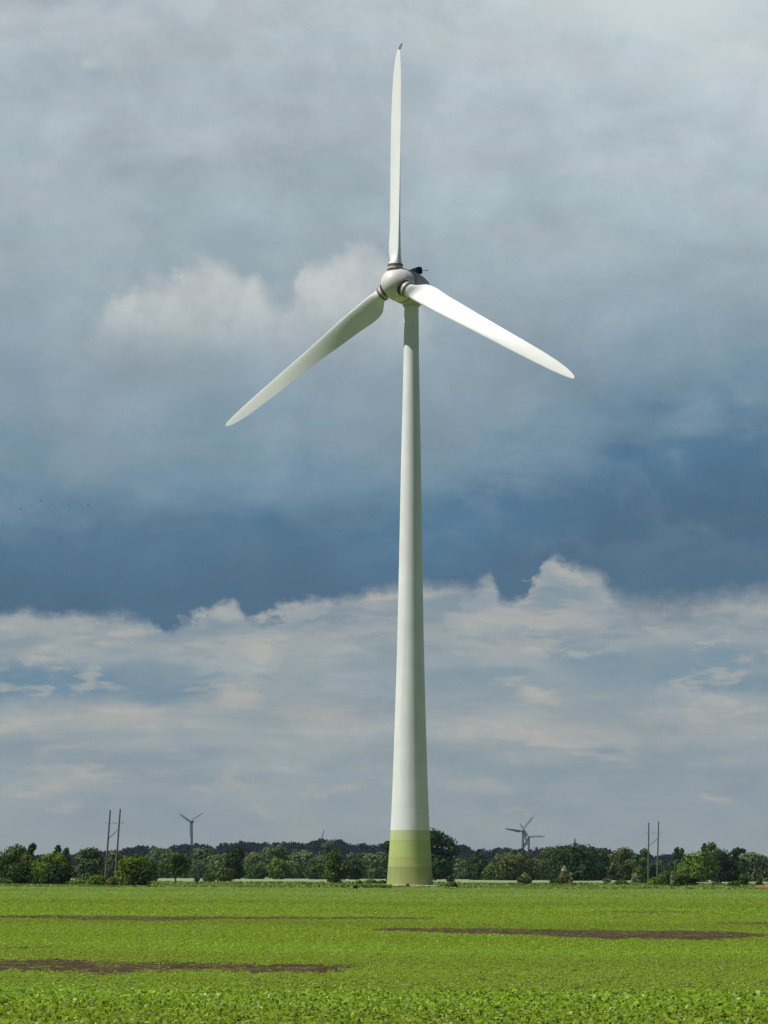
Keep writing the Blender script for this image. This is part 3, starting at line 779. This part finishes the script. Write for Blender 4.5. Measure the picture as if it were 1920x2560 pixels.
# name, px, top, width, D, palette, label, group, extras
TREES = [
    ('broadleaf_tree', 34, 2111, 96, 470, 'mid', 'broad round-topped green tree at the left edge of the photo', GL, dict(bole=.04, lobes=9)),
    ('broadleaf_tree', 84, 2107, 44, 505, 'dark', 'tall dark tree pointing up behind the left edge thicket', GL, dict(bole=.1)),
    ('broadleaf_tree', 80, 2134, 66, 455, 'olive', 'dull olive tree in front of the tall dark tree at left', GL, dict(bole=.03)),
    ('broadleaf_tree', 128, 2131, 92, 442, 'bright', 'yellow-green tree with deep shaded foot, right end of the left thicket', GL, dict(bole=.02, lobes=9)),
    ('broadleaf_tree', 146, 2114, 34, 600, 'dark', 'small dark tree top just behind the yellow-green tree at left', GL, {}),
    ('broadleaf_tree', 168, 2119, 30, 640, 'dark', 'narrow dark tree between yellow-green thicket tree and grey-green tree', GL, {}),
    ('broadleaf_tree', 222, 2117, 76, 610, 'grey', 'tall grey-green tree just left of the left twin pole frame', GL, dict(bole=.05, lobes=9, topl=[(-.2, .93, .12), (.25, .93, .12)])),
    ('broadleaf_tree', 274, 2126, 62, 800, 'grey', 'dull grey tree standing behind the left twin pole frame', GM, dict(bole=.06)),
    ('broadleaf_tree', 376, 2148, 60, 640, 'mid', 'low green tree just behind the bright bush right of the poles', GM, dict(bole=.05)),
    ('broadleaf_tree', 412, 2120, 96, 1180, 'grey', 'wide pale grey-green tree right of the bright bush', GM, dict(bole=.05)),
    ('leaning_tree', 446, 2130, 64, 640, 'mid', 'dark tree on a long leaning bare trunk left of centre', GM, dict(bole=.34, lean=.22)),
    ('broadleaf_tree', 503, 2117, 84, 1240, 'grey', 'pale grey-green tree below and right of the distant turbine', GM, dict(bole=.05)),
    ('broadleaf_tree', 548, 2133, 56, 1100, 'pale', 'low pale tree between grey-green tree and tall dark tree', GM, dict(bole=.05)),
    ('broadleaf_tree', 586, 2113, 60, 980, 'dark', 'tall dark tree with lighter top in the middle of the left line', GM, dict(bole=.05, lobes=9)),
    ('broadleaf_tree', 642, 2158, 72, 1050, 'mid', 'low spreading tree right of the tall dark tree', GM, dict(bole=.08)),
    ('broadleaf_tree', 640, 2128, 66, 1250, 'pale', 'pale tree behind the low spreading tree', GM, dict(bole=.05)),
    ('broadleaf_tree', 694, 2111, 86, 1220, 'grey', 'broad domed grey-green tree under the ridge', GM, dict(bole=.05, lobes=9)),
    ('broadleaf_tree', 696, 2143, 48, 1010, 'bright', 'round yellow-green tree in front of the domed grey-green one', GM, dict(bole=.06)),
    ('broadleaf_tree', 756, 2125, 76, 1160, 'pale', 'pale round-headed tree left of the tree at the ridge top', GM, dict(bole=.05)),
    ('broadleaf_tree', 786, 2150, 54, 1020, 'mid', 'low green tree left of the dark bush that narrows downward', GM, dict(bole=.05)),
    ('broadleaf_tree', 818, 2101, 62, 1150, 'grey', 'tallest grey tree reaching the ridge top left of the tower', GM, dict(bole=.05, lobes=9)),
    ('tall_bush', 843, 2127, 66, 590, 'mid', 'tall dark green bush narrowing to its foot, left of the tower', GM, dict(bole=.06, lobes=10)),
    ('broadleaf_tree', 884, 2146, 50, 1000, 'dark', 'small dark tree just right of the narrowing bush', GM, dict(bole=.05)),
    ('broadleaf_tree', 906, 2128, 76, 1240, 'grey', 'dim grey-green tree left of the tower, behind the small dark tree', GM, dict(bole=.05)),
    ('broadleaf_tree', 943, 2131, 60, 1150, 'pale', 'pale grey-green tree nearest the tower on its left', GM, dict(bole=.05)),
    ('broadleaf_tree', 974, 2102, 40, 760, 'dark', 'dark green tree half hidden by the left side of the tower base', GM, dict(bole=.04)),
    ('broadleaf_tree', 1088, 2071, 84, 900, 'dark', 'tall dark tree beside the right side of the green tower base', GR, dict(bole=.05, lobes=12, topl=[(-.12, .96, .16), (.30, .84, .12)])),
    ('broadleaf_tree', 1152, 2142, 72, 1150, 'grey', 'low grey-green tree right of the tall dark tree by the tower', GR, dict(bole=.05)),
    ('broadleaf_tree', 1198, 2131, 58, 1000, 'dark', 'dark upright tree below and left of the crossing turbines', GR, dict(bole=.04)),
    ('broadleaf_tree', 1234, 2156, 58, 980, 'mid', 'low dark green tree joined to the dark upright tree', GR, dict(bole=.04)),
    ('broadleaf_tree', 1290, 2126, 94, 960, 'olive', 'domed tree with pale top right below the crossing turbines', GR, dict(bole=.04, lobes=10)),
    ('broadleaf_tree', 1340, 2144, 62, 1020, 'pale', 'pale green tree between the domed tree and the olive tree', GR, dict(bole=.05)),
    ('broadleaf_tree', 1380, 2115, 80, 980, 'olive', 'tall olive tree left of the biggest dark tree', GR, dict(bole=.04, lobes=9)),
    ('broadleaf_tree', 1436, 2109, 112, 940, 'dark', 'biggest dark bluish tree of the right line, under the spire', GR, dict(bole=.03, lobes=12)),
    ('broadleaf_tree', 1488, 2124, 64, 1000, 'dark', 'dark tree sloping down from the biggest dark tree', GR, dict(bole=.04)),
    ('broadleaf_tree', 1526, 2134, 72, 1060, 'pale', 'pale green tree right of the dark trees', GR, dict(bole=.04)),
    ('broadleaf_tree', 1563, 2118, 60, 1000, 'olive', 'rounded olive tree left of the right twin pole frame', GR, dict(bole=.04)),
    ('broadleaf_tree', 1604, 2121, 42, 960, 'mid', 'small round-topped tree touching the right twin pole frame', GR, dict(bole=.04)),
    ('broadleaf_tree', 1628, 2158, 56, 940, 'dark', 'low dark tree behind the feet of the right poles', GR, dict(bole=.04)),
    ('pointed_tree', 1690, 2119, 26, 1500, 'dark', 'left narrow bluish pointed tree of the far pair right of the poles', GR, dict(bole=.04)),
    ('pointed_tree', 1704, 2121, 20, 1500, 'dark', 'right narrow bluish tree of the far pair right of the poles', GR, dict(bole=.04)),
    ('broadleaf_tree', 1738, 2127, 92, 820, 'bright', 'bright green domed tree right of the right twin pole frame', GR, dict(bole=.03, lobes=10)),
    ('pointed_tree', 1759, 2110, 18, 1050, 'dark', 'thin dark spire-shaped tree behind the bright domed tree', GR, {}),
    ('broadleaf_tree', 1780, 2104, 44, 900, 'olive', 'tall olive tree with pointed top, highest at right', GR, dict(bole=.04)),
    ('broadleaf_tree', 1806, 2123, 88, 860, 'dark', 'broad dark tree right of the pointed olive tree', GR, dict(bole=.03, lobes=10)),
    ('broadleaf_tree', 1842, 2117, 44, 880, 'dark', 'dark square-shouldered tree ending the dark group at right', GR, dict(bole=.03, topl=[(.25, .95, .14)])),
    ('broadleaf_tree', 1898, 2130, 104, 900, 'grey', 'soft grey-green tree at the right edge of the photo', GR, dict(bole=.03, lobes=10)),
]
SHRUBS = [
    ('bush', 334, 2136, 88, 417, 'bright', 'large bright yellow-green bush right of the left twin pole frame', GL, dict(bole=.02, lobes=11)),
    ('bush', 66, 2150, 112, 455, 'dark', 'dark dense undergrowth at the foot of the left edge trees', GL, dict(bole=.01, lobes=9)),
    ('bush', 142, 2157, 100, 439, 'dark', 'dark sloping bush at the right end of the left thicket', GL, dict(bole=.01, lobes=8)),
    ('bush', 352, 2166, 66, 415, 'dark', 'dark shaded bush low beside the large bright yellow-green bush', GL, dict(bole=.01, lobes=8)),
    ('bush', 244, 2186, 58, 425, 'bright', 'low bright bush at the foot of the left poles, left one', GL, dict(bole=.02)),
    ('bush', 286, 2188, 48, 421, 'brown', 'low reddish brown-green bush at the foot of the left poles', GL, dict(bole=.02)),
    ('bush', 8, 2196, 60, 452, 'mid', 'low green bush under the tree at the left edge', GL, dict(bole=.02)),
    ('bush', 192, 2204, 60, 430, 'bright', 'flat light green bush right of the left thicket', GL, dict(bole=.02)),
    ('bush', 525, 2180, 40, 625, 'mid', 'small rounded green bush left of centre in the far meadow', GS, dict(bole=.02)),
    ('bush', 566, 2167, 50, 620, 'olive', 'green bush beside the small rounded one, under the tall dark tree', GS, dict(bole=.02)),
    ('small_shrub', 493, 2192, 13, 620, 'dark', 'tiny dark round shrub left of the two meadow bushes', GS, {}),
    ('small_shrub', 896, 2200, 26, 520, 'bright', 'little bright shrub in the verge right of the narrowing bush', GS, dict(bole=.02)),
    ('small_shrub', 928, 2199, 36, 540, 'mid', 'low dark green shrub in the verge left of the tower', GS, dict(bole=.02)),
    ('small_shrub', 957, 2200, 20, 540, 'mid', 'little green shrub touching the tower base on the left', GS, dict(bole=.02)),
    ('small_shrub', 888, 2212, 9, 380, 'mid', 'single tall weed in the crop edge left of the tower', GS, {}),
    ('small_shrub', 1018, 2210, 11, 432, 'brown', 'small brownish weed tuft in front of the tower foot', GS, {}),
    ('round_shrub', 1131, 2204, 30, 400, 'brown', 'round brownish olive shrub alone in the verge right of the tower', GS, dict(bole=.12)),
    ('small_shrub', 1124, 2190, 26, 700, 'dark', 'small dark shrub under the low grey-green tree near the tower', GS, {}),
    ('flowering_shrub', 1313, 2181, 26, 640, 'cream', 'pale-tipped narrow shrub below the crossing turbines', GS, dict(bole=.05)),
    ('small_shrub', 1306, 2190, 30, 600, 'brown', 'brownish shrub at the foot of the pale-tipped shrub', GS, {}),
    ('small_shrub', 1320, 2196, 26, 560, 'dark', 'dark little shrub right of the brownish shrub under the domed tree', GS, {}),
    ('flowering_shrub', 1409, 2164, 26, 760, 'cream', 'cream-topped tall shrub in front of the biggest dark tree', GS, dict(bole=.05)),
    ('bush', 1406, 2186, 46, 570, 'brown', 'dark brown-green block-shaped bush under the cream-topped shrub', GS, dict(bole=.02)),
    ('flowering_shrub', 1427, 2182, 14, 640, 'cream', 'small pale upright shrub at the right shoulder of the brown bush', GS, {}),
    ('small_shrub', 1384, 2196, 24, 540, 'mid', 'small green shrub left of the brown-green bush', GS, {}),
    ('bush', 1519, 2193, 26, 620, 'pale', 'pale grey bush right of the dark trees', GS, {}),
    ('small_shrub', 1553, 2200, 34, 520, 'olive', 'low olive shrub between pale grey bush and right poles', GS, {}),
    ('flowering_shrub', 1584, 2182, 22, 700, 'cream', 'cream-coloured shrub left of the right pole feet', GS, {}),
    ('bush', 1602, 2184, 34, 640, 'olive', 'olive bush just left of the right pole feet', GS, {}),
    ('bush', 1636, 2194, 46, 520, 'bright', 'low light green bush at the feet of the right poles', GS, {}),
    ('bush', 1690, 2176, 76, 470, 'mid', 'green leafy bush in front of the bright domed tree', GS, dict(bole=.02, lobes=10)),
    ('flowering_shrub', 1681, 2180, 13, 462, 'cream', 'small pale flowering tuft on the green leafy bush right of the poles', GS, {}),
    ('bush', 1731, 2194, 34, 480, 'dark', 'low dark bush adjoining the green leafy bush', GS, {}),
    ('small_shrub', 1790, 2206, 36, 480, 'olive', 'low olive shrub in front of the pointed olive tree', GS, {}),
    ('small_shrub', 1836, 2202, 32, 470, 'mid', 'ragged green shrub before the dark trees at right', GS, {}),
    ('bush', 1862, 2184, 36, 500, 'mid', 'upright green bush left of the reddish earth heap', GS, {}),
    ('small_shrub', 1897, 2196, 24, 490, 'mid', 'small green shrub just behind the reddish earth heap', GS, {}),
]
for i, (nm, px, top, w, D, pal, lab, grp, kw) in enumerate(TREES):
    kw = dict(kw)
    if nm == 'pointed_tree': kw.update(lobes=5)
    tree(nm, px, top, w, D, pal, lab, 'tree', grp, seed=100 + i, **kw)
for i, (nm, px, top, w, D, pal, lab, grp, kw) in enumerate(SHRUBS):
    kw = dict(kw); kw.setdefault('bole', .04); kw.setdefault('lobes', 6)
    tree(nm, px, top, w, D, pal, lab, 'bush' if 'bush' in nm else 'shrub', grp, seed=300 + i, **kw)

# thicket behind the tree line and the wooded ridge beyond: far woods nobody could count
def wood(name, spots, card, pal, label, per, seed):
    g = np.random.default_rng(seed); Vs, Ls, Ss, Cs = [], [], [], []; o = 0
    for (x, y, z, w, h) in spots:
        p0, p1 = pal[g.integers(len(pal))]
        V, L, s_, C = crown(w, h, 0.0, per, card, [p0, p1], 4, int(g.integers(1e9)))
        V = V + np.array([x, y, z]); Vs.append(V); Ls.append(L + o); Ss.append(s_); Cs.append(C); o += len(V)
    ob = mesh_np(name, np.concatenate(Vs), np.concatenate(Ls), np.concatenate(Ss), LEAF_M, cols=np.concatenate(Cs))
    return tag(ob, label, 'wood', kind='stuff')
g = np.random.default_rng(5)
spots = []
for i in range(300):
    D = g.uniform(1130, 1420); x = g.uniform(-.135, .135) * D; px = 960 + x / D * F
    h_ = g.uniform(5.5, 9.0) * (1.0 if px > 300 else .75)
    spots.append((x, D, -.5, g.uniform(7, 12), h_))
wood('far_thicket', spots, 1.0, [PAL['grey'], PAL['mid'], PAL['mid'], PAL['dark']], 'low mixed thicket filling the gaps behind the far tree line', 190, 3)

RID = [(-400, 2140), (-100, 2138), (100, 2134), (200, 2130), (300, 2122), (340, 2113), (390, 2114), (420, 2121), (440, 2112), (500, 2109), (540, 2115), (590, 2103), (660, 2106), (690, 2106), (720, 2103), (752, 2107), (800, 2098), (830, 2102), (858, 2097),
       (884, 2114), (900, 2106), (930, 2112), (960, 2108), (1040, 2112), (1120, 2118), (1160, 2111), (1182, 2123), (1240, 2118), (1290, 2119), (1318, 2124), (1360, 2115), (1430, 2112), (1500, 2115), (1535, 2125), (1600, 2132), (1650, 2134), (1690, 2128), (1730, 2137), (1800, 2138), (1920, 2136), (2300, 2140)]
rx = np.array([p[0] for p in RID]); ry = np.array([p[1] for p in RID])
ry = ry.mean() + (ry - ry.mean()) * 1.15
RID = list(zip(rx, ry))
def ridge_h(px, D): return np.interp(px, rx, np.array([hgt(t, p, D) for p, t in RID]))
def terrain(x, y):
    px = 960 + x / y * F
    crest = ridge_h(px, 3200.0) - 13.0
    t = np.clip((y - 2300) / 900, 0, 1); t = t * t * (3 - 2 * t)
    b = np.clip((4600 - y) / 1300, 0, 1)
    return np.maximum(crest, 1.0) * t * b
nx, ny = 170, 40
gx = np.linspace(-.20, .20, nx); gy = np.linspace(2250, 4600, ny)
YY, UU = np.meshgrid(gy, gx, indexing='ij'); XX = UU * YY
ZZ = terrain(XX, YY) - .3
V = np.stack([XX, YY, ZZ], 2).reshape(-1, 3)
a = (np.arange(ny - 1)[:, None] * nx + np.arange(nx - 1)[None]).ravel()
q = np.stack([a, a + 1, a + nx + 1, a + nx], 1)
tag(mesh_np('hill', V, q.ravel(), np.full(len(q), 4), HILL_M, smooth=True), kind='structure')
spots = []
for i in range(1500):
    D = g.uniform(2500, 3350); x = g.uniform(-.145, .145) * D
    if i < 420: D = g.uniform(3120, 3260); x = (-.145 + .29 * (i + g.random()) / 420) * D
    w = g.uniform(11, 18)
    spots.append((x, D, float(terrain(np.array([x]), np.array([D]))[0]) - 1.0, w, g.uniform(10, 14.5)))
WP = [[(.007, .016, .014), (.014, .026, .020)], [(.010, .019, .016), (.019, .031, .022)], [(.006, .013, .012), (.011, .021, .017)]]  # dark conifer tones lowered further, cloud shade kept in the leaf colour
wood('ridge_wood', spots, 2.3, WP, 'dark bluish wood covering the low ridge on the horizon', 110, 9)

# ------------------------------------------------------------------ twin pole frames
def pole_frame(pxa, pxb, top, D, lean, label):
    xa = ray(pxa, 2190).x / ray(pxa, 2190).y * D; xb = ray(pxb, 2190).x / ray(pxb, 2190).y * D
    H = hgt(top, pxa, D); c = (xa + xb) / 2; s = (xb - xa)
    root = empty('twin_pole_frame', (c, D, 0)); tag(root, label, 'power pole', 'twin pole power line frames')
    la, lb = lean
    for x0, ln, hh in ((-s / 2, la, H), (s / 2, lb, H + .25)):
        b = MB(); b.tube((x0, 0, -.3), (x0 + math.tan(ln) * hh, 0, hh), .22, .15, 12)
        b.tube((x0 + math.tan(ln) * hh, 0, hh), (x0 + math.tan(ln) * (hh + .1), 0, hh + .12), .15, .02, 12)
        b.build('pole', WOOD_M, root, smooth=True)
    at_z = lambda x0, ln, z: Vector((x0 + math.tan(ln) * z, .0, z))
    za = H - 2.6
    p, q = at_z(-s / 2, la, za), at_z(s / 2, lb, za)
    b = MB(); b.box((p.x - .9, -.30, za - .022), (q.x + .9, -.26, za + .022)); b.build('crossarm', WOOD_M, root)
    b = MB(); b.tube(at_z(-s / 2, la, H * .60) + Vector((0, .24, 0)), at_z(s / 2, lb, H * .74) + Vector((0, .24, 0)), .06, .06, 8); b.build('diagonal_brace', WOOD_M, root)
    for xx in (p.x - .75, (p.x + q.x) / 2, q.x + .75):
        b = MB(); b.lathe([(.02, 0), (.07, .02), (.04, .06), (.08, .10), (.04, .14), (.08, .18), (.03, .26)], 10, Matrix.Translation((xx, -.26, za + .07)))
        b.build('insulator', SPIRE_M, root)
pole_frame(262.5, 287.3, 2026, 640, (R(3.5), R(3.5)), 'left leaning twin wooden pole frame rising above the bushes')
pole_frame(1620.5, 1642.5, 2057, 800, (R(.8), R(1.8)), 'right grey twin wooden pole frame behind the low shrubs')

# ------------------------------------------------------------------ spire on the ridge, earth heap, birds
D = 3150; px = 1437
x = ray(px, 2100).x / ray(px, 2100).y * D
root = empty('church_spire', (x, D, 0)); tag(root, 'thin dark spire rising above the trees on the right ridge', 'spire')
z1 = hgt(2108, px, D); z2 = hgt(2095, px, D)
b = MB(); b.box((-1.3, -1.3, 0), (1.3, 1.3, z1)); b.build('spire_tower', SPIRE_M, root)
b = MB(); b.lathe([(1.4, z1 + .01), (.8, z1 + 1.4), (.45, z2 - 1.0), (.12, z2)], 8); b.build('spire_roof', SPIRE_M, root)

def heap():
    c = ground_at(1912, 2223, 0); n = 40; V = []; r_ = np.random.default_rng(4)
    nx, ny = 46, 26
    gx = np.linspace(-2.1, 2.6, nx); gy = np.linspace(-2.2, 2.2, ny)
    YY, XX = np.meshgrid(gy, gx, indexing='ij')
    Z = .62 * np.exp(-((XX - .5) / 1.25) ** 2 - (YY / 1.1) ** 2) + .25 * np.exp(-((XX + .9) / .7) ** 2 - (YY / .8) ** 2)
    Z = Z * (1 + r_.normal(0, .10, Z.shape)) - .03
    V = np.stack([XX + c.x, YY + c.y, Z], 2).reshape(-1, 3)
    a = (np.arange(ny - 1)[:, None] * nx + np.arange(nx - 1)[None]).ravel(); q = np.stack([a, a + 1, a + nx + 1, a + nx], 1)
    tag(mesh_np('earth_heap', V, q.ravel(), np.full(len(q), 4), HEAP_M, smooth=True), 'low reddish brown heap of earth at the right end of the field edge', 'earth heap')
heap()

def bird(px, py, D, rz, flap, label, span=.62):
    D *= 1.3; d = ray(px, py); p = Vector((0, 0, EYE)) + d * (D / d.y)
    b = MB()
    prof = [(-.20, .004), (-.15, .03), (-.06, .052), (.05, .055), (.12, .036), (.155, .030), (.19, .022), (.235, .004)]
    b.rings([[(r_ * math.cos(2 * math.pi * j / 10), y, r_ * math.sin(2 * math.pi * j / 10)) for j in range(10)] for y, r_ in prof])
    for s in (-1, 1):
        st_ = [(0.03, .02, .13, .0), (.14, .03, .14, .07 * flap), (.24, .01, .11, .085 * flap), (span / 2, -.07, .03, .05 * flap)]
        rings = [[(s * xx, yy + ch / 2, zz), (s * xx, yy, zz + .014), (s * xx, yy - ch / 2, zz), (s * xx, yy, zz - .006)] for xx, yy, ch, zz in st_]
        b.rings(rings)
    b.add([(-.05, -.30, .0), (.05, -.30, .0), (.02, -.17, .01), (-.02, -.17, .01), (-.05, -.30, -.012), (.05, -.30, -.012), (.02, -.17, -.01), (-.02, -.17, -.01)],
          [(0, 1, 2, 3), (7, 6, 5, 4), (0, 4, 5, 1), (1, 5, 6, 2), (2, 6, 7, 3), (3, 7, 4, 0)])
    o = b.build('bird', BIRD_M); o.location = p; o.rotation_euler = (R(15), R(10), rz)
    tag(o, label, 'bird', 'birds flying in the dark band of sky')
bird(51, 1272, 520, 1.2, 1.0, 'lowest dark bird at the far left of the flock')
bird(77.5, 1264, 520, .7, .4, 'second dark bird from the left edge, low in the flock')
bird(102, 1252, 530, 1.6, 1.2, 'highest dark bird of the left four')
bird(120.5, 1270, 540, .9, -.6, 'dark bird below and right of the highest one')
bird(173, 1262, 640, 1.3, .5, 'faintest bird just left of the two on the right', .5)
bird(194.5, 1255, 520, .5, 1.5, 'dark bird upper left of the right-hand pair')
bird(220, 1262, 530, 2.0, .9, 'rightmost dark bird of the flock')

# ------------------------------------------------------------------ haze
def haze():
    b = MB(); b.box((-2600, -150, -1.5), (2600, 6900, 160))
    mt = bpy.data.materials.new('thin summer haze'); mt.use_nodes = True; nt = mt.node_tree; nt.nodes.clear()
    o = nt.nodes.new('ShaderNodeOutputMaterial'); v = nt.nodes.new('ShaderNodeVolumePrincipled')
    v.inputs['Color'].default_value = (.55, .72, 1.0, 1); v.inputs['Density'].default_value = HAZE; v.inputs['Anisotropy'].default_value = .1
    nt.links.new(v.outputs[0], o.inputs['Volume'])
    tag(b.build('haze', mt), kind='stuff', label='thin pale haze over the plain', cat='haze')
HAZE = 0.000027
haze()
